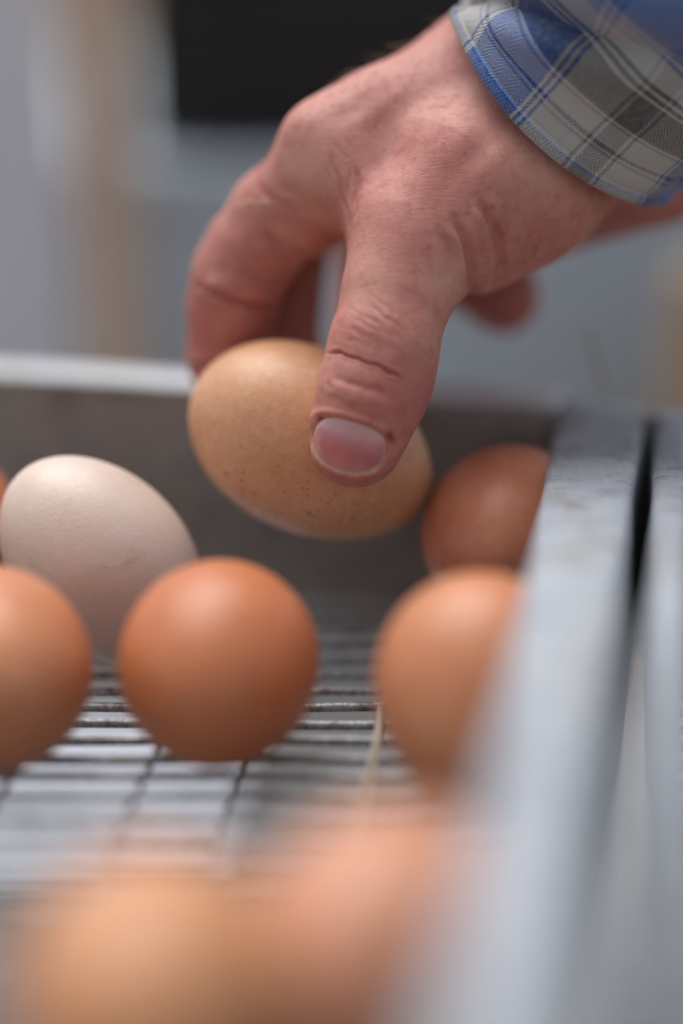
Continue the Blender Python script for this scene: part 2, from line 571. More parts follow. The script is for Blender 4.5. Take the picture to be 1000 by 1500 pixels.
G = 'eggs lying on the wire floor of the tray'
EGG = dict(px=455, py=647, d=0.586, a=0.0317, b=0.0225, axis=(-0.885, 0.462, 0.05))
held = put_egg(EGG['px'], EGG['py'], EGG['d'], EGG['a'], EGG['b'], EGG['axis'], M_egg_tan,
        'tan egg with fine dark specks, held between the thumb and fingers', k=0.07)
held.location = Vector(held.location) + Vector(0.008 * FW)
put_egg(320, 975, 0.528, 0.0262, 0.0219, (0.05, 0.42, 0.9), M_egg_brown, 'orange-brown egg end-on in the middle of the rack, in front of the white egg', 0.06, G)
put_egg(-14, 982, 0.528, 0.0285, 0.0224, (-0.3, 0.2, 1.0), M_egg_light, 'light brown egg cut by the left edge, in front of the white egg', 0.06, G)
put_egg(147, 820, 0.584, 0.0285, 0.0212, (0.66, -0.74, 0.10), M_egg_white, 'pinkish white egg leaning behind two brown eggs at the left', 0.03, G)
put_egg(-106, 778, 0.606, 0.0275, 0.0215, (0.3, 0.2, 1.0), M_egg_light, 'brown egg just showing at the left edge behind the white egg', 0.06, G)
put_egg(703, 1018, 0.505, 0.0265, 0.0220, (0.05, 0.80, 0.6), M_egg_light, 'light brown egg partly hidden behind the side rail, in front of the red-brown egg', 0.14, G)
put_egg(744, 782, 0.593, 0.0272, 0.0212, (0.3, 0.25, 0.9), M_egg_red, 'dark red-brown egg in the far right corner of the tray', 0.06, G)
put_egg(225, 1462, 0.376, 0.0280, 0.0222, (0.1, 0.2, 1.0), M_egg_tan2, 'blurred light orange egg nearest the camera at the bottom left', 0.06, G)
put_egg(560, 1392, 0.392, 0.0285, 0.0222, (0.5, 0.3, 0.8), M_egg_peach, 'blurred reddish egg at the bottom beside the side rail', 0.06, G)
put_egg(1112, 905, 0.560, 0.0280, 0.0215, (0.1, 0.3, 1.0), M_egg_light, 'light brown egg at the right edge inside the second tray', 0.06)

# ------------------------------------------------------------------ straws
t = NT('dry_straw')
M_straw = t.out(t.ramp(t.noise(t.coord(), 300, 3), [(0.3, srgb(168, 156, 138)), (0.7, srgb(190, 180, 164))]), 0.6)
p0 = GL(556, 1040, 0.0008); p1 = GL(512, 1235, 0.0012)
pts = np.array([p0 + (p1 - p0) * s + np.array([0.0012 * math.sin(s * 3.1), 0, 0.0004]) for s in np.linspace(0, 1, 14)])
c0 = pts.mean(0)
V, Fc = tube(pts - c0, 0.0008, 8)
o = mesh_obj('straw', V, Fc, M_straw); o.location = c0
tag(o, 'long beige straw lying across the wires beside the front right egg', 'straw')
base = np.array([*GL(886, 583, zt_r + 0.001)])
pts = []
for s in np.linspace(0, 1, 16):
    pts.append(base + np.array([-0.0036 * s - 0.0012 * s * s, 0.006 * s, 0.0185 * s - 0.002 * s * s]))
pts = np.array(pts)
V, Fc = tube(pts - base, np.linspace(0.0004, 0.0008, 16), 8)
o = mesh_obj('straw', V, Fc, M_straw); o.location = base
tag(o, 'thin wisp of straw sticking up from the far end of the side rail', 'straw')

#HAND_BEGIN
# ------------------------------------------------------------------ the hand, an implicit body in camera-aligned millimetres
K = F
def H(px, py, d):
    return np.array([(px - 500.0) / K * d, -(py - 750.0) / K * d, d], float)

def seg(A, B, ra, rb, flat=1.0, n=(0, 0, 1)):
    return ('seg', A, B, ra, rb, flat, np.array(n, float) / np.linalg.norm(n))
def ell(Cn, rx, ry, rz, ax=(1, 0, 0)):
    return ('ell', Cn, rx, ry, rz, ax)

def d_prim(P, pr):
    if pr[0] == 'seg':
        _, A, B, ra, rb, flat, n = pr
        p = P - A; b = B - A
        if flat != 1.0:
            s = (1 / flat - 1)
            p = p + (p @ n)[..., None] * n * s
            b = b + (b @ n) * n * s
        L2 = b @ b
        h = np.clip((p @ b) / L2, 0, 1)
        q = p - h[..., None] * b
        return np.sqrt((q * q).sum(-1)) * (0.5 + 0.5 * flat) - (ra + (rb - ra) * h) * (0.5 + 0.5 * flat)
    _, Cn, rx, ry, rz, ax = pr
    ax = np.array(ax, float); ax /= np.linalg.norm(ax)
    az = np.array([0, 0, 1.0]); az = az - ax * (az @ ax); az /= np.linalg.norm(az)
    ay = np.cross(az, ax)
    p = P - Cn
    q = np.stack([(p @ ax) / rx, (p @ ay) / ry, (p @ az) / rz], -1)
    k0 = np.sqrt((q * q).sum(-1))
    return (k0 - 1) * min(rx, ry, rz)

def smin(a, b, k):
    h = np.clip(0.5 + 0.5 * (b - a) / k, 0, 1)
    return b * (1 - h) + a * h - k * h * (1 - h)
def smax(a, b, k):
    return -smin(-a, -b, k)

def chain(pts, flat=0.95, n=(0, 0, 1)):
    return [seg(H(*a[:3]), H(*b[:3]), a[3], b[3], flat, n) for a, b in zip(pts, pts[1:])]

PALM = (
    chain([(760, 150, 592, 25.5), (1060, -150, 566, 28)], 0.86)                               # forearm
  + chain([(492, 219, 582, 13.0), (560, 190, 584, 14.2), (735, 108, 592, 18)])                # index metacarpal
  + chain([(512, 232, 603, 12.5), (760, 130, 603, 17)])
  + chain([(540, 250, 622, 11.5), (790, 150, 612, 16)])
  + chain([(572, 272, 638, 10.5), (820, 180, 616, 15)])
  + chain([(614, 350, 567, 14.6), (690, 270, 573, 18.5), (770, 190, 588, 21)], 0.88)          # thumb metacarpal and its muscle
  + chain([(704, 338, 577, 13.0), (770, 268, 580, 17.0), (838, 212, 591, 17.0)])              # ball of the thumb
  + chain([(815, 275, 634, 16.5), (940, 205, 618, 22.5)])                                     # heel of the hand
  + [seg(H(560, 250, 585), H(650, 230, 590), 13, 17, 1.0)]
)
THUMB = (chain([(612, 350, 566, 14.3), (583, 425, 561, 12.4), (562, 505, 557, 12.2)], 0.84)
       + chain([(562, 505, 557, 12.2), (544, 575, 556, 12.1), (526, 630, 557, 10.5)], 0.80)
       + chain([(526, 630, 557, 10.5), (520, 650, 558, 9.9)], 0.80)
       + [ell(H(594, 552, 557), 8.0, 6.0, 6.2, (0.3, 1, 0))])
INDEX = (chain([(490, 219, 582, 13.0), (433, 289, 590, 11.4), (367, 364, 596, 11.3), (347, 402, 598, 11.0),
                (338, 450, 602, 10.9), (336, 515, 607, 10.5), (344, 590, 613, 9.2)], 1.0)
       + [seg(H(440, 322, 589), H(392, 300, 592), 9.0, 9.5, 1.0)]
       + [seg(H(352, 395, 598), H(368, 380, 598), 10.0, 9.0, 1.0)])
MIDDLE = chain([(512, 232, 603, 12.0), (428, 320, 617, 11.0), (410, 400, 622, 10.8), (407, 450, 624, 10.5), (410, 520, 624, 10.2), (425, 590, 619, 9.0)], 1.0)
RING = chain([(540, 250, 622, 11.3), (548, 340, 644, 10.2), (548, 440, 650, 9.9), (560, 530, 642, 9.0)], 1.0)
PINKY = chain([(572, 272, 638, 10.5), (622, 350, 655, 9.3), (690, 398, 650, 9.8), (738, 430, 638, 10.0)], 1.0)
WEB = [seg(H(522, 268, 576), H(470, 285, 584), 9.0, 9.0, 1.0), seg(H(560, 300, 572), H(520, 262, 577), 9.0, 9.5, 1.0)]

egg_c = H(EGG['px'], EGG['py'], EGG['d'] * 1000)
egg_ax = np.array(EGG['axis'], float); egg_ax /= np.linalg.norm(egg_ax)
def d_egg(P):
    p = P - egg_c
    x = p @ egg_ax
    rho = np.sqrt(np.maximum((p * p).sum(-1) - x * x, 0))
    a, b = EGG['a'] * 1000, EGG['b'] * 1000
    ct = np.clip(x / a, -1, 1)
    b2 = b * (1 + 0.07 * ct - 0.03 * ct * ct)
    return (np.sqrt((x / a) ** 2 + (rho / b2) ** 2) - 1) * b

def fold(P, prims, k):
    d = None
    for pr in prims:
        e = d_prim(P, pr)
        d = e if d is None else smin(d, e, k)
    return d

def sdf(P):
    palm = fold(P, PALM, 9.0)
    web = fold(P, WEB, 6.0)
    thumb = fold(P, THUMB, 3.5)
    index = fold(P, INDEX, 3.5)
    base = smin(palm, web, 7.0)
    d = smin(base, thumb, 7.0)
    d = np.minimum(d, smin(base, index, 6.0))
    for fg in (MIDDLE, RING, PINKY):
        d = np.minimum(d, smin(palm, fold(P, fg, 3.0), 4.5))
    return smax(d, -(d_egg(P) - 0.05), 0.6)

def grad(P, fn, h=0.15):
    g = np.empty_like(P)
    for i in range(3):
        e = np.zeros(3); e[i] = h
        g[:, i] = fn(P + e) - fn(P - e)
    return g / (2 * h)

def surface_nets(fn, lo, hi, step):
    xs = [np.arange(lo[i], hi[i] + step, step) for i in range(3)]
    nx, ny, nz = map(len, xs)
    V = np.empty((nx, ny, nz), np.float32)
    YZ = np.stack(np.meshgrid(xs[1], xs[2], indexing='ij'), -1)
    for i0 in range(0, nx, 8):
        i1 = min(nx, i0 + 8)
        P = np.empty((i1 - i0, ny, nz, 3))
        P[..., 0] = xs[0][i0:i1, None, None]
        P[..., 1:] = YZ[None]
        V[i0:i1] = fn(P)
    S = V < 0
    c = np.zeros((nx - 1, ny - 1, nz - 1), np.int8)
    cnt = np.zeros(c.shape, np.int32)
    for dx in (0, 1):
        for dy in (0, 1):
            for dz in (0, 1):
                cnt += S[dx:nx - 1 + dx, dy:ny - 1 + dy, dz:nz - 1 + dz]
    act = (cnt > 0) & (cnt < 8)
    idx = -np.ones(act.shape, np.int64)
    ii = np.argwhere(act)
    idx[act] = np.arange(len(ii))
    verts = np.array([lo[0], lo[1], lo[2]]) + (ii + 0.5) * step
    quads = []
    for ax in range(3):
        sl0 = [slice(1, -1)] * 3; sl1 = [slice(1, -1)] * 3
        sl0[ax] = slice(0, -1); sl1[ax] = slice(1, None)
        a = S[tuple(sl0)]; b = S[tuple(sl1)]
        e = np.argwhere(a != b)
        flip = b[tuple(e.T)]
        off = np.ones(3, int); off[ax] = 0
        g = e + off                                   # grid index of the edge's lower end
        o1, o2 = [(1, 2), (2, 0), (0, 1)][ax]
        def cell(d1, d2):
            q = g.copy(); q[:, o1] -= d1; q[:, o2] -= d2
            return idx[tuple(q.T)]
        Q = np.stack([cell(1, 1), cell(0, 1), cell(0, 0), cell(1, 0)], 1)
        Q[flip] = Q[flip][:, ::-1]
        quads.append(Q)
    return verts, np.concatenate(quads)

def subdivide(V, Q):
    E = np.sort(np.concatenate([Q[:, [0, 1]], Q[:, [1, 2]], Q[:, [2, 3]], Q[:, [3, 0]]]), 1)
    key = E[:, 0] * np.int64(len(V)) + E[:, 1]
    u, inv = np.unique(key, return_inverse=True)
    a = u // len(V); b = u % len(V)
    mid = (V[a] + V[b]) / 2
    cen = V[Q].mean(1)
    n0 = len(V); n1 = n0 + len(mid); m = len(Q)
    e = inv.reshape(4, m) + n0
    c_ = np.arange(m) + n1
    Q2 = np.concatenate([np.stack([Q[:, 0], e[0], c_, e[3]], 1), np.stack([e[0], Q[:, 1], e[1], c_], 1),
                         np.stack([c_, e[1], Q[:, 2], e[2]], 1), np.stack([e[3], c_, e[2], Q[:, 3]], 1)])
    return np.concatenate([V, mid, cen]), Q2

def relax(V, Q, it):
    n = len(V)
    for _ in range(it):
        acc = np.zeros_like(V); cnt = np.zeros(n)
        cen = V[Q].mean(1)
        for k in range(4):
            for i in range(3):
                acc[:, i] += np.bincount(Q[:, k], cen[:, i], n)
            cnt += np.bincount(Q[:, k], minlength=n)
        V = acc / cnt[:, None]
    return V

def project(V, fn, it=2, clampd=0.8):
    for _ in range(it):
        g = grad(V, fn)
        d = fn(V)
        gn = (g * g).sum(1)
        st = (d / np.maximum(gn, 0.15))[:, None] * g
        ln = np.linalg.norm(st, axis=1)
        st *= np.minimum(1, clampd / np.maximum(ln, 1e-9))[:, None]
        V = V - st
    return V

lo = np.array([-45.0, 1.0, 535.0]); hi = np.array([108.0, 150.0, 684.0])
Vh, Qh = surface_nets(sdf, lo, hi, 1.15)
Vh = project(relax(Vh, Qh, 2), sdf, 2)
Vh = relax(Vh, Qh, 1)
Vh, Qh = subdivide(Vh, Qh)
Vh = project(Vh, sdf, 2)

def refine_some(V, Q, sel):
    '''split the chosen quads in four; midpoints shared with unsplit quads stay exactly between their ends'''
    Qa = Q[sel]; Qb = Q[~sel]
    n = len(V); m = len(Qa)
    E = np.sort(np.concatenate([Qa[:, [0, 1]], Qa[:, [1, 2]], Qa[:, [2, 3]], Qa[:, [3, 0]]]), 1)
    u, inv, cnt = np.unique(E[:, 0] * np.int64(n) + E[:, 1], return_inverse=True, return_counts=True)
    ea, eb = u // n, u % n
    mid = (V[ea] + V[eb]) / 2
    e = inv.reshape(4, m) + n
    c_ = np.arange(m) + n + len(mid)
    Q2 = np.concatenate([np.stack([Qa[:, 0], e[0], c_, e[3]], 1), np.stack([e[0], Qa[:, 1], e[1], c_], 1),
                         np.stack([c_, e[1], Qa[:, 2], e[2]], 1), np.stack([e[3], c_, e[2], Qa[:, 3]], 1), Qb])
    return np.concatenate([V, mid, V[Qa].mean(1)]), Q2, (n + np.where(cnt == 1)[0], ea[cnt == 1], eb[cnt == 1])
g0 = grad(Vh, sdf); g0 /= np.linalg.norm(g0, axis=1)[:, None]
vw = Vh / np.linalg.norm(Vh, axis=1)[:, None]
vis = ((g0 * vw).sum(1) < 0.12) & (Vh[:, 2] < 604)
print('hand quads', len(Qh))
Vh, Qh, SEAM = refine_some(Vh, Qh, vis[Qh].all(1))
print('refined', len(Qh))
Vh = project(Vh, sdf, 1)
Nh = grad(Vh, sdf); Nh /= np.linalg.norm(Nh, axis=1)[:, None]

# ---- creases, folds, knuckles: real relief laid on the surface; lines measured in photo pixels
def proj(V):
    return np.stack([V[:, 0] / V[:, 2] * K + 500, -V[:, 1] / V[:, 2] * K + 750], 1)
pp = proj(Vh)
view = Vh / np.linalg.norm(Vh, axis=1)[:, None]
front = np.clip(-(Nh * view).sum(1) * 4 + 0.6, 0, 1)
is_thumb = (fold(Vh, THUMB, 3.5) < fold(Vh, INDEX, 3.5)) & (Vh[:, 2] < 585)
def dist_line(p, line):
    best = np.full(len(p), 1e9); par = np.zeros(len(p)); side = np.zeros(len(p))
    tot = len(line) - 1
    for i, (a, b) in enumerate(zip(line, line[1:])):
        a = np.array(a, float); b = np.array(b, float); ab = b - a
        h = np.clip(((p - a) @ ab) / (ab @ ab), 0, 1)
        q = p - a - h[:, None] * ab
        d = np.sqrt((q * q).sum(1))
        m = d < best
        best[m] = d[m]; par[m] = (i + h[m]) / tot
        s = ab[0] * q[:, 1] - ab[1] * q[:, 0]
        side[m] = np.sign(s[m])
    return best, par, side
disp = np.zeros(len(Vh)); red = np.zeros(len(Vh)); pale = np.zeros(len(Vh)); dark = np.zeros(len(Vh))
def wiggle(p, amp, wl, ph=0.0):
    return amp * np.sin(p[:, 0] / wl * 6.28 + ph) + amp * np.sin(p[:, 1] / wl * 5.1 + 1.7 * ph)
def crease(line, depth, width, who=None, ridge=0.35, tint=0.25, taper=True, wig=1.2):
    """depth mm, width px"""
    ln = np.array(line, float); mg = 6 * width + 6
    S_ = np.where((pp[:, 0] > ln[:, 0].min() - mg) & (pp[:, 0] < ln[:, 0].max() + mg) & (pp[:, 1] > ln[:, 1].min() - mg) & (pp[:, 1] < ln[:, 1].max() + mg))[0]
    p = pp[S_]
    p = p + np.stack([wiggle(p, wig, 37, 0.3), wiggle(p, wig, 29, 1.1)], 1)
    d, t_, s = dist_line(p, line)
    m = front[S_] * np.exp(-(d / width) ** 2)
    r = front[S_] * np.exp(-((d - 2.1 * width) / (1.3 * width)) ** 2)
    if taper:
        tp = np.clip(np.minimum(t_, 1 - t_) * 6 + 0.15, 0, 1)
        m = m * tp; r = r * tp
    if who is not None:
        m = m * who[S_]; r = r * who[S_]
    disp[S_] += -depth * m + depth * ridge * r
    red[S_] += tint * m
def blob(x, y, rx, ry, ang=0.0):
    c_, s_ = math.cos(ang), math.sin(ang)
    dx = pp[:, 0] - x; dy = pp[:, 1] - y
    u = (dx * c_ + dy * s_) / rx; v_ = (-dx * s_ + dy * c_) / ry
    return np.exp(-(u * u + v_ * v_))
near = (Vh[:, 2] < 590).astype(float)
idxm = ((Vh[:, 2] < 612) & (~is_thumb)).astype(float)
tm = is_thumb.astype(float)
# thumb joint
crease([(479, 512), (499, 513), (517, 519), (538, 528), (559, 535), (580, 546), (590, 552)], 0.42, 2.2, tm, 0.6, 0.9)
crease([(479, 514), (499, 515), (517, 521), (538, 530), (559, 537), (580, 548)], 0.3, 7, tm, 0.5, 0.2)
crease([(487, 548), (508, 556), (529, 565), (550, 570), (570, 578)], 0.25, 6.0, tm, 0.5, 0.3)
crease([(479, 576), (499, 585), (515, 593)], 0.16, 4, tm, 0.3, 0.2)
crease([(476, 555), (492, 569)], 0.14, 4, tm, 0.3, 0.2)
crease([(497, 473), (522, 478), (550, 492), (577, 507), (602, 522)], 0.09, 3.2, tm, 0.3, 0.25)
crease([(510, 467), (529, 489), (552, 503), (565, 512)], 0.08, 3.0, tm, 0.3, 0.3)
crease([(533, 454), (559, 477), (591, 497)], 0.07, 3.0, tm, 0.3, 0.25)
crease([(520, 455), (540, 473), (560, 487)], 0.06, 3.0, tm, 0.3, 0.25)
crease([(540, 440), (566, 462), (594, 480)], 0.12, 3.0, tm, 0.3, 0.2)
crease([(500, 494), (520, 496), (545, 506)], 0.07, 3.0, tm, 0.3, 0.2)
for _ in range(26):
    x = rng.uniform(500, 600); y = rng.uniform(440, 508)
    a = math.radians(rng.uniform(22, 48)); l = rng.uniform(12, 30)
    crease([(x - l * math.cos(a), y - l * math.sin(a)), (x, y + rng.normal(0, 2)), (x + l * math.cos(a), y + l * math.sin(a))], rng.uniform(0.02, 0.05), 2.4, tm, 0.2, 0.10, wig=0.4)
# folds at the base of the thumb
crease([(690, 432), (693, 394), (685, 352), (670, 316)], 1.3, 7.0, near, 0.35, 0.12, wig=0)
crease([(712, 428), (719, 388), (711, 338), (696, 296)], -0.7, 9, near, 0.0, -0.1, wig=0)
crease([(676, 400), (681, 367), (668, 330)], -0.35, 8, near, 0.0, -0.1, wig=0)
crease([(722, 412), (736, 381), (733, 346), (720, 317), (704, 284)], 0.9, 6.5, near, 0.45, 0.12, wig=0)
crease([(656, 410), (664, 372), (655, 335)], 0.3, 9, near, 0.4, 0.1, wig=0)
crease([(744, 352), (738, 335), (728, 318)], 0.12, 5, near, 0.2, 0.4)
# web between thumb and index
crease([(514, 332), (508, 308), (498, 270), (490, 240), (484, 215)], 0.35, 3.5, near, 0.3, 0.2)
crease([(516, 325), (520, 296), (525, 268), (522, 236)], 0.4, 4.0, near, 0.3, 0.2)
crease([(512, 322), (514, 290), (508, 262), (512, 240)], 0.2, 3.0, near, 0.3, 0.1)
# index finger
crease([(386, 338), (406, 355), (427, 367), (450, 373), (470, 368)], 0.9, 9, idxm, 0.3, 0.3)
crease([(286, 412), (302, 420), (320, 428), (346, 437), (379, 447), (412, 448)], 0.9, 5.0, idxm, 0.6, 0.6)
crease([(300, 405), (340, 415), (385, 425)], -0.7, 12, idxm, 0, 0, wig=0)
crease([(268, 531), (285, 533), (307, 531), (330, 524)], 0.9, 4.0, idxm, 0.45, 0.45, False)
crease([(410, 262), (440, 285), (465, 300), (492, 312)], 0.5, 11.0, idxm, 0.3, 0.15)
crease([(340, 300), (362, 297), (392, 296), (410, 300)], 0.12, 4.0, idxm, 0.3, 0.1)
crease([(375, 262), (395, 285), (430, 300)], 0.3, 6.0, idxm, 0.3, 0.12)
for k in range(14):
    x = rng.uniform(410, 520); y = rng.uniform(200, 270)
    a = math.radians(rng.uniform(40, 75)); l = rng.uniform(10, 26)
    crease([(x - l * math.cos(a), y - l * math.sin(a)), (x + rng.normal(0, 2), y), (x + l * math.cos(a), y + l * math.sin(a))], rng.uniform(0.03, 0.07), 2.2, near, 0.2, 0.06, wig=0.4)
# knuckle, tendons, soft modelling
disp += front * (0.9 * blob(440, 172, 34, 24, -0.7) - 0.7 * blob(560, 235, 50, 26, -0.8) + 0.5 * blob(600, 345, 45, 38) * near
                 - 0.5 * blob(520, 150, 50, 18, -0.5) + 0.35 * blob(610, 120, 90, 16, -0.45)
                 - 0.9 * blob(700, 215, 60, 22, -0.8) * near)
disp += 0.5 * tm * front * blob(540, 590, 60, 18, 0.3)
# skin tone: redder at joints, tips and where the hand is chafed
nz = (np.sin(Vh[:, 0] * 0.31 + 1.0) * np.sin(Vh[:, 1] * 0.27 + 0.5) * np.sin(Vh[:, 2] * 0.33)) * 0.12
red += 0.35 * np.clip((Vh[:, 2] - 588) / 14, 0, 1) * (pp[:, 1] > 300)
red += 0.35 * blob(560, 130, 90, 40, -0.4) + 0.3 * blob(600, 320, 70, 50) + 0.45 * blob(560, 560, 60, 40) * tm + 0.5 * blob(510, 690, 70, 30) * tm
red += 0.55 * blob(620, 600, 35, 60) * tm + 0.45 * blob(330, 470, 120, 90) * idxm + 0.3 * blob(330, 350, 60, 60) * idxm + 0.35 * blob(545, 475, 35, 25) * tm
red += 0.3 * (Vh[:, 2] > 606) + 0.35 * blob(640, 240, 50, 60) + 0.5 * blob(736, 330, 10, 22) * near + nz
pale += 0.5 * blob(450, 240, 40, 50) * idxm + 0.3 * blob(540, 400, 40, 60) * tm + 0.3 * blob(800, 250, 60, 60) + 0.4 * blob(655, 400, 30, 40)
d, t_, s = dist_line(pp + np.stack([wiggle(pp, 1.5, 23), wiggle(pp, 1.5, 19)], 1), [(342, 298), (360, 292), (394, 291)])
scar = np.exp(-(d / 3.2) ** 2) * front * idxm
pale += 0.7 * scar; disp += 0.15 * scar
# fingernail bed
NAILC = np.array([510.0, 652.0]); NA = math.radians(17.5)
nu = np.array([math.cos(NA), math.sin(NA)]); nv = np.array([-math.sin(NA), math.cos(NA)])
def nail_uv(p):
    q = p - NAILC
    return q @ nu / 57.0, q @ nv / 41.0
def nail_dist(u, v):
    """signed, 0 on the outline of the nail (superellipse, squarer near the cuticle)"""
    e = np.where(v < 0, 3.1, 2.05)
    vv = np.where(v < 0, v * 1.12, v)
    return (np.abs(u) ** e + np.abs(vv) ** e) ** (1 / e) - 1
u, v_ = nail_uv(pp)
nd = nail_dist(u, v_)
nf = tm * (front > 0.2)
disp += nf * -0.62 * np.clip(1 - (nd + 0.03) / 0.10, 0, 1)
rim = np.exp(-((nd - 0.20) / 0.13) ** 2)
disp += nf * rim * (0.25 * np.clip(0.5 - v_, 0, 1) + 0.25)
rim2 = np.exp(-((nd - 0.03) / 0.028) ** 2)
dryrim = nf * rim2 * np.clip(v_ + 0.35, 0, 1) * (0.7 + 0.5 * np.sin(u * 9) * np.sin(u * 23 + 1))
cut = tm * (0.9 * np.exp(-(((pp[:, 0] - 469) / 5) ** 2 + ((pp[:, 1] - 613) / 8) ** 2)) + 0.9 * np.exp(-(((pp[:, 0] - 572) / 6) ** 2 + ((pp[:, 1] - 637) / 10) ** 2)))
disp -= 0.25 * cut
disp[~np.isfinite(disp)] = 0
Vd = Vh + Nh * disp[:, None]
Vd[SEAM[0]] = (Vd[SEAM[1]] + Vd[SEAM[2]]) / 2
hand_sdf_surface = Vh

BACK = 0.008 * FW          # hand and held egg stand 8 mm further off than first measured
def cam2world(V):
    V = np.asarray(V) * 0.001
    return BACK + CAM + V[..., 0:1] * RT + V[..., 1:2] * UP + V[..., 2:3] * FW

person = empty('person', cam2world(H(760, 150, 592)))
tag(person, 'bare hand in a blue and grey plaid sleeve, picking up the tan egg', 'person')

def fast_mesh(name, V, Q, mat, parent):
    me = bpy.data.meshes.new(name)
    me.vertices.add(len(V)); me.vertices.foreach_set('co', np.ascontiguousarray(V, np.float32).ravel())
    k = Q.shape[1]
    me.loops.add(len(Q) * k); me.loops.foreach_set('vertex_index', np.ascontiguousarray(Q, np.int32).ravel())
    me.polygons.add(len(Q)); me.polygons.foreach_set('loop_start', np.arange(0, len(Q) * k, k, dtype=np.int32))
    me.polygons.foreach_set('use_smooth', np.ones(len(Q), bool))
    me.update(calc_edges=True)
    me.validate()
    me.materials.append(mat)
    o = bpy.data.objects.new(name, me)
    COL.objects.link(o)
    o.parent = parent
    return o

def attr(o, name, val):
    a = o.data.attributes.new(name, 'FLOAT', 'POINT')
    a.data.foreach_set('value', np.ascontiguousarray(val, np.float32))

# skin
t = NT('skin')
c = t.coord()
def A_(n):
    x = t.node('ShaderNodeAttribute'); x.attribute_name = n
    return x.outputs['Fac']
n1 = t.noise(c, 60, 5, 0.6)
n2 = t.noise(c, 330, 4, 0.65)
base = t.mix(t.ramp(n1, [(0.3, 0.0), (0.72, 1.0)]), srgb(208, 150, 137), srgb(188, 120, 111))
base = t.mix(t.math('MULTIPLY', t.ramp(n2, [(0.48, 0.0), (0.72, 1.0)]), 0.5), base, srgb(166, 82, 76))
fre = t.ramp(t.voro(c, 260).outputs['Distance'], [(0.10, 1.0), (0.2, 0.0)])
frp = t.ramp(t.noise(c, 130, 2), [(0.55, 0.0), (0.62, 1.0)])
base = t.mix(t.math('MULTIPLY', t.math('MULTIPLY', fre, frp), 0.6), base, srgb(160, 96, 84))
base = t.mix(t.math('MULTIPLY', t.math('MAXIMUM', t.math('MINIMUM', A_('redness'), 1.3), 0.0), 0.6), base, srgb(166, 80, 76))
base = t.mix(t.math('MINIMUM', t.math('MAXIMUM', A_('paleness'), 0.0), 0.8), base, srgb(224, 180, 160))
base = t.mix(t.math('MINIMUM', A_('dry_skin'), 0.9), base, srgb(226, 196, 170))
base = t.mix(t.math('MINIMUM', A_('cut'), 1.0), base, srgb(128, 36, 32))
vd = t.voro(t.mapping(c, (1.0, 1.6, 1.0), (0.3, 0.5, 0.6)), 1150, 'DISTANCE_TO_EDGE')
lines = t.ramp(vd.outputs['Distance'], [(0.0, 0.0), (0.10, 1.0)])
wv = t.noise(t.mapping(c, (1, 7, 7), (0.2, 0.7, 0.5)), 260, 3, 0.6, 0.4)
nb = t.bump(lines, 0.22, 0.00012)
nb = t.bump(wv, 0.3, 0.0004, nb)
nb = t.bump(t.noise(c, 1700, 3, 0.6), 0.3, 0.00015, nb)
nb = t.bump(t.noise(c, 230, 3, 0.6), 0.3, 0.0006, nb)
M_skin = t.out(base, t.ramp(n2, [(0.3, 0.42), (0.7, 0.58)]), nb, Subsurface_Weight=0.35, Subsurface_Scale=0.0022, Specular_IOR_Level=0.42)
M_skin.node_tree.nodes['Principled BSDF'].inputs['Subsurface Radius'].default_value = (1.0, 0.35, 0.2)

W = cam2world(Vd) - np.array(person.location)
# (right, up, away) is a left-handed frame, so the winding is turned round
hand = fast_mesh('hand', W, Qh[:, ::-1], M_skin, person)
fn_ = np.array(hand.data.polygons[0].normal)
attr(hand, 'redness', red); attr(hand, 'paleness', pale); attr(hand, 'dry_skin', dryrim * 0.8); attr(hand, 'cut', cut)

# thumb nail: curved plate seated in its bed
def march(px, py, fn, d0=535.0, d1=600.0):
    lo_ = np.full(len(px), d0); st = np.zeros(len(px))
    dirs = np.stack([(px - 500) / K, -(py - 750) / K, np.ones(len(px))], 1)
    d = lo_.copy()
    for _ in range(60):
        s = fn(dirs * d[:, None])
        d = d + np.clip(s, -1, 4) * 0.8
    return dirs * d[:, None]
nr_, na_ = 26, 64
UV = [(0.0, 0.0)]
for i in range(1, nr_ + 1):
    for j in range(na_):
        a = 2 * math.pi * j / na_
        du, dv = math.cos(a), math.sin(a)
        e = 3.1 if dv < 0 else 2.05
        k_ = 1.12 if dv < 0 else 1.0
        rr = (abs(du) ** e + abs(dv * k_) ** e) ** (-1 / e)
        UV.append((du * rr * i / nr_ * 1.015, dv * rr * i / nr_ * 1.015))
UV = np.array(UV)
pn = NAILC + UV[:, :1] * 57 * nu + UV[:, 1:] * 41 * nv
Sn = march(pn[:, 0], pn[:, 1], sdf)
Nn = grad(Sn, sdf); Nn /= np.linalg.norm(Nn, axis=1)[:, None]
rad = np.concatenate([[0], np.repeat(np.arange(1, nr_ + 1) / nr_, na_)])
lift = -0.10 - 0.45 * np.clip((rad - 0.88) / 0.12, 0, 1) ** 2 * (UV[:, 1] < 0.35) - 0.05 * rad + 0.12 * np.clip(UV[:, 1] - 0.5, 0, 1)
Sn = Sn + Nn * lift[:, None]
Fq = []
for j in range(na_):
    Fq.append((0, 1 + j, 1 + (j + 1) % na_))
for i in range(nr_ - 1):
    for j in range(na_):
        a0 = 1 + i * na_ + j; a1 = 1 + i * na_ + (j + 1) % na_
        Fq.append((a0, a0 + na_, a1 + na_, a1))
t = NT('nail')
c = t.coord()
un = t.node('ShaderNodeAttribute'); un.attribute_name = 'along'
ed = t.node('ShaderNodeAttribute'); ed.attribute_name = 'edge'
nn = t.noise(c, 260, 4, 0.6)
al = t.math('ADD', un.outputs['Fac'], t.math('MULTIPLY', t.math('SUBTRACT', nn, 0.5), 0.25))
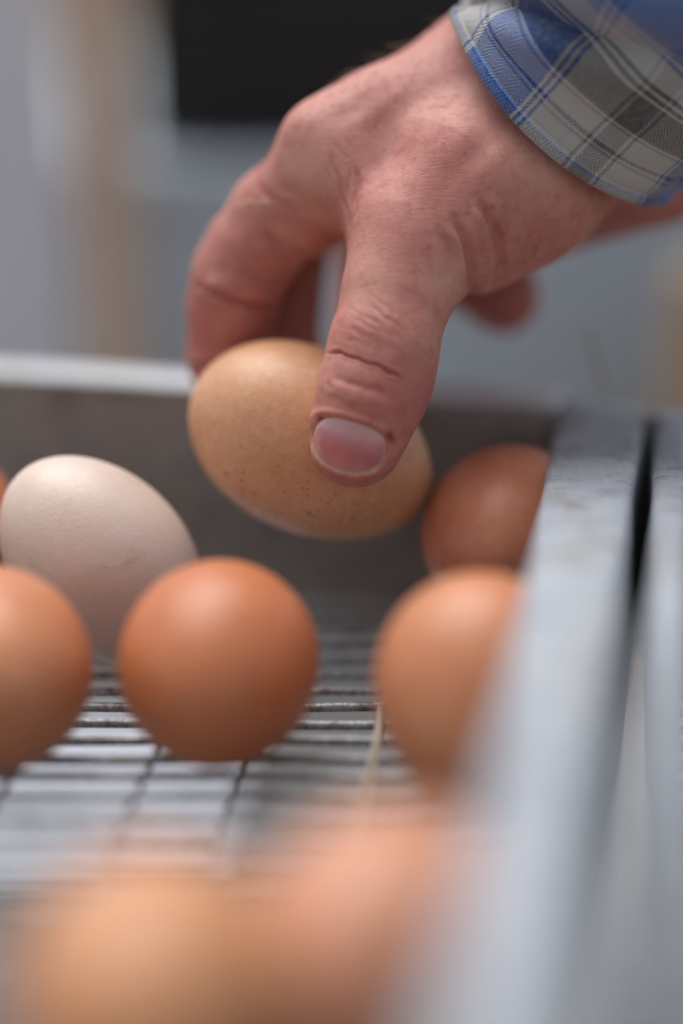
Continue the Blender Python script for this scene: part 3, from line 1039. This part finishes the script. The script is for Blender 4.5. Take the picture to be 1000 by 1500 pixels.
colr = t.ramp(al, [(0.0, srgb(206, 170, 174)), (0.20, srgb(204, 166, 170)), (0.36, srgb(196, 138, 144)), (0.62, srgb(192, 118, 124)), (0.85, srgb(196, 136, 138)), (1.0, srgb(206, 158, 152))])
colr = t.mix(t.ramp(ed.outputs['Fac'], [(0.90, 0.0), (0.965, 0.9)]), colr, srgb(222, 196, 166))
stri = t.noise(t.mapping(c, (12, 1, 1), (0, 0.3, 0)), 160, 3, 0.6)
M_nail = t.out(colr, 0.24, t.bump(stri, 0.25, 0.0002), Subsurface_Weight=0.25, Subsurface_Scale=0.002, Coat_Weight=0.5, Coat_Roughness=0.18)
nail = mesh_obj('thumbnail', local(person, cam2world(Sn)), [f_[::-1] for f_ in Fq], M_nail, person)
attr(nail, 'along', (UV[:, 1] + 0.9) / 1.9); attr(nail, 'edge', rad * np.clip((UV[:, 1] + 0.75) * 3, 0, 1))

# hairs on the back of the hand and wrist
t = NT('hair')
M_hair = t.out(srgb(150, 112, 86), 0.5)
V_, F_ = [], []
cand = np.where((pp[:, 0] > 470) & (pp[:, 0] < 760) & (pp[:, 1] < 150) & (Vh[:, 2] < 606) & (Vh[:, 1] > 60))[0]
edge_c = np.where((pp[:, 0] > 490) & (pp[:, 0] < 655) & (pp[:, 1] < 112) & (np.abs((Nh * view).sum(1)) < 0.25) & (Vh[:, 2] < 606))[0]
edge_c = edge_c[np.argsort(pp[edge_c, 0])]
edge_c = edge_c[(np.linspace(0.02, 0.97, 17) ** 1.0 * (len(edge_c) - 1)).astype(int)].repeat(2)
pick = np.concatenate([edge_c, rng.choice(cand, 160)])
fdir = np.array([-0.85, 0.25, 0.1])
for ii, vi in enumerate(pick):
    p = Vd[vi]; nn_ = Nh[vi]
    tdir = fdir - nn_ * (fdir @ nn_); tdir /= np.linalg.norm(tdir)
    tdir = tdir + rng.normal(0, 0.25, 3)
    edge = ii < 34
    L_ = rng.uniform(1.8, 5.2) if edge else rng.uniform(1.2, 2.6)
    liftv = rng.uniform(0.35, 1.0) if edge else rng.uniform(0.10, 0.3)
    pts = []
    for s in np.linspace(0, 1, 7):
        pts.append(p + L_ * (tdir * s * (0.7 + 0.3 * s) + nn_ * (liftv * s * (1 - 0.5 * s) + 0.02)))
    wpts = local(person, cam2world(np.array(pts)))
    a, b_ = tube(wpts, np.linspace(0.00006, 0.00002, 7) if edge else np.linspace(0.000028, 0.00001, 7), 4, False)
    off = len(V_)
    V_ += list(a); F_ += [tuple(i + off for i in q) for q in b_]
hr = mesh_obj('hair', V_, F_, M_hair, person)
hr['kind'] = 'stuff'

# ------------------------------------------------------------------ shirt sleeve
ax0 = H(830, 139, 586)
adir = np.array([0.65, 0.67, -0.36]); adir /= np.linalg.norm(adir)
e1 = np.array([0.72, -0.69, 0.0]); e1 = e1 - adir * (e1 @ adir); e1 /= np.linalg.norm(e1)     # across, towards lower right
e2 = np.cross(adir, e1)
if e2[2] > 0: e2 = -e2                                                                        # towards the viewer
R1, R2 = 34.0, 33.0
NU, NV = 190, 320
LU = 82.0
us = np.concatenate([np.linspace(0, 3, 16)[:-1], np.linspace(3, LU, NU - 15)])
vs = np.linspace(0, 2 * math.pi, NV, endpoint=False)
U, A = np.meshgrid(us, vs, indexing='ij')
def gs(x, w_): return np.exp(-(x / w_) ** 2)
arc = A * 31.5 - 6.5
# angle: 0 = lower right (e1), 90 deg = viewer, 180 = upper left
deg = np.degrees(A)
def gd(c_, w_):
    dd = (deg - c_ + 180) % 360 - 180
    return np.exp(-(dd / w_) ** 2)
Rr = 1 + 0.012 * np.sin(3 * A + 0.08 * U)
off = np.zeros_like(U)
off += 0.55 * gs(U - 0.7, 0.8) - 0.45 * gs(U - 2.6, 0.7)                      # rolled hem and stitch groove
Uc = 8 + (152 - deg) * 0.30
wz = np.clip((deg - 55) / 30, 0, 1) * np.clip((186 - deg) / 20, 0, 1)
off += -5.0 * np.exp(-((U - Uc) / 4.2) ** 2) * wz
off += 4.5 * np.exp(-((U - Uc - 11) / 8.0) ** 2) * wz
off += 1.2 * np.exp(-((U - Uc + 7) / 4.0) ** 2) * wz
fl2 = (deg - (176 - (U - 8) * 0.5) + 180) % 360 - 180
off += 2.0 * np.exp(-(fl2 / 16) ** 2) * np.clip((U - 3) / 14, 0, 1)
fl3 = (deg - (118 - (U - 20) * 0.5) + 180) % 360 - 180
off += 2.0 * np.exp(-(fl3 / 18) ** 2) * np.clip((U - 8) / 14, 0, 1)
fl4 = (deg - (14 - (U - 6) * 0.2) + 180) % 360 - 180
off += -2.6 * np.exp(-(fl4 / 9) ** 2) * np.clip((U + 2) / 5, 0, 1)
off += 0.5 * np.sin(U * 0.28 + 2 * A) * np.clip(U / 10, 0, 1) + 0.3 * np.sin(7 * A + U * 0.12) + 0.18 * np.sin(U * 0.9 + 5 * A) * np.clip(U / 6, 0, 1)
grow = 1 + 0.0028 * U
# the cuff's edge is not cut quite square
eu = -5.0 * gd(85, 55) * np.exp(-U / 30)
Cx = (R1 * grow * Rr + off) * np.cos(A)
Cy = (R2 * grow * Rr + off) * np.sin(A)
Pm = ax0 + (U + eu)[..., None] * adir + Cx[..., None] * e1 + Cy[..., None] * e2
def sleeve_grid(Pm):
    V = Pm.reshape(-1, 3)
    Q = []
    nu_, nv_ = Pm.shape[:2]
    i = np.arange(nu_ - 1)[:, None]; j = np.arange(nv_)[None, :]
    a = i * nv_ + j; b = i * nv_ + (j + 1) % nv_
    Q = np.stack([a, b, b + nv_, a + nv_], -1).reshape(-1, 4)
    return V, Q
Vs, Qs = sleeve_grid(Pm)
t = NT('plaid_flannel')
ua = t.node('ShaderNodeAttribute'); ua.attribute_name = 'cloth_u'
va = t.node('ShaderNodeAttribute'); va.attribute_name = 'cloth_v'
uu, vv = ua.outputs['Fac'], va.outputs['Fac']
c = t.coord()
jit = t.math('MULTIPLY', t.math('SUBTRACT', t.noise(c, 900, 3, 0.6), 0.5), 0.5)
un_ = t.math('MULTIPLY', t.math('ADD', uu, jit), 1 / 80.0)
vn_ = t.math('MULTIPLY', t.math('ADD', vv, jit), 1 / 200.0)
WH, GR, DG, BL, DB, LB = srgb(182, 182, 182), srgb(122, 122, 122), srgb(54, 53, 52), srgb(24, 90, 172), srgb(16, 54, 124), srgb(110, 146, 186)
def bands(seq, total):
    st = [(0.0, seq[0][1])]; pos = 0.0
    out = []
    for w_, cc_ in seq:
        out.append((pos / total, cc_)); pos += w_
    return out
# along the arm, starting from the cuff edge
UB = bands([(0.7, GR), (0.45, BL), (4.85, WH), (0.7, GR), (0.8, WH), (0.7, DG), (4.4, WH), (0.6, GR), (0.8, WH), (7.8, DG), (0.6, WH), (0.8, DG), (0.8, WH), (0.8, DG),
            (5.0, WH), (0.8, BL), (0.9, WH), (0.8, BL), (0.8, WH), (17.4, BL), (0.8, WH), (0.8, BL), (8, WH), (20, GR)], 80)
cu = t.ramp(un_, UB, 'CONSTANT')
# round the arm (mm of arc): 0 lower right edge ... 49 facing the viewer ... 99 upper left edge
VB = bands([(1.5, BL), (8.5, DB), (0.8, WH), (0.9, BL), (12, WH), (0.8, GR), (0.8, WH), (5.5, GR), (0.8, WH), (0.8, GR), (11.5, WH), (0.8, BL), (0.9, WH), (0.8, BL), (0.9, WH), (17.5, BL),
            (0.9, WH), (0.8, BL), (9, WH), (11, GR), (20, WH), (12, BL), (14, WH), (12, GR), (14, WH), (12, BL), (8, WH)], 200)
cv = t.ramp(vn_, VB, 'CONSTANT')
# herringbone twill: which of the two yarns lies on top
zig = t.math('PINGPONG', vv, 2.3)
tw = t.math('FRACT', t.math('MULTIPLY', t.math('ADD', t.math('ADD', uu, t.math('MULTIPLY', zig, 1.25)), t.math('MULTIPLY', jit, 0.25)), 1 / 0.95))
twm = t.ramp(tw, [(0.0, 0.0), (0.12, 0.15), (0.36, 0.85), (0.60, 0.85), (0.86, 0.12), (1.0, 0.0)])
col = t.mix(t.math('MULTIPLY', t.math('MULTIPLY_ADD', twm, 0.52, t.ramp(un_, [(0.0, 0.36), (0.16, 0.36), (0.19, 0.14), (1.0, 0.14)])), t.ramp(un_, [(0.0, 1.0), (0.40, 1.0), (0.44, 0.6), (1.0, 0.6)])), cu, cv)
fz = t.noise(c, 650, 5, 0.7)
col = t.mix(t.math('MULTIPLY', t.ramp(fz, [(0.45, 0.0), (0.75, 1.0)]), 0.22), col, srgb(176, 178, 184))
nb = t.bump(twm, 0.5, 0.00022)
nb = t.bump(fz, 0.5, 0.0004, nb)
nb = t.bump(t.noise(c, 2600, 2, 0.6), 0.5, 0.0002, nb)
M_cloth = t.out(col, 0.9, nb, Sheen_Weight=0.35, Sheen_Roughness=0.5, Specular_IOR_Level=0.15)
sl = fast_mesh('sleeve', local(person, cam2world(Vs)), Qs, M_cloth, person)
attr(sl, 'cloth_u', U.ravel()); attr(sl, 'cloth_v', arc.ravel())
so = sl.modifiers.new('thickness', 'SOLIDIFY'); so.thickness = 0.0014; so.offset = -1
# row of blue stitches along the hem
V_, F_ = [], []
M_thread = NT('blue_thread').out(srgb(44, 78, 150), 0.8)
nst = 96
ui = int(np.argmin(np.abs(us - 2.0)))
for k in range(nst):
    j0 = k * NV / nst
    idxs = np.linspace(j0, j0 + NV / nst * 0.62, 5)
    pts = []
    for q_, jj in enumerate(idxs):
        j = int(jj) % NV; fr = jj - int(jj)
        p = Pm[ui, j] * (1 - fr) + Pm[ui, (j + 1) % NV] * fr
        cn = ax0 + 2.0 * adir
        nn_ = p - cn; nn_ /= np.linalg.norm(nn_)
        pts.append(p + nn_ * (0.02 + 0.2 * math.sin(math.pi * q_ / 4)))
    a, b_ = tube(local(person, cam2world(np.array(pts))), 0.00017, 6)
    off_ = len(V_)
    V_ += list(a); F_ += [tuple(i + off_ for i in q) for q in b_]
stt = mesh_obj('stitching', V_, F_, M_thread, sl)
stt['kind'] = 'stuff'
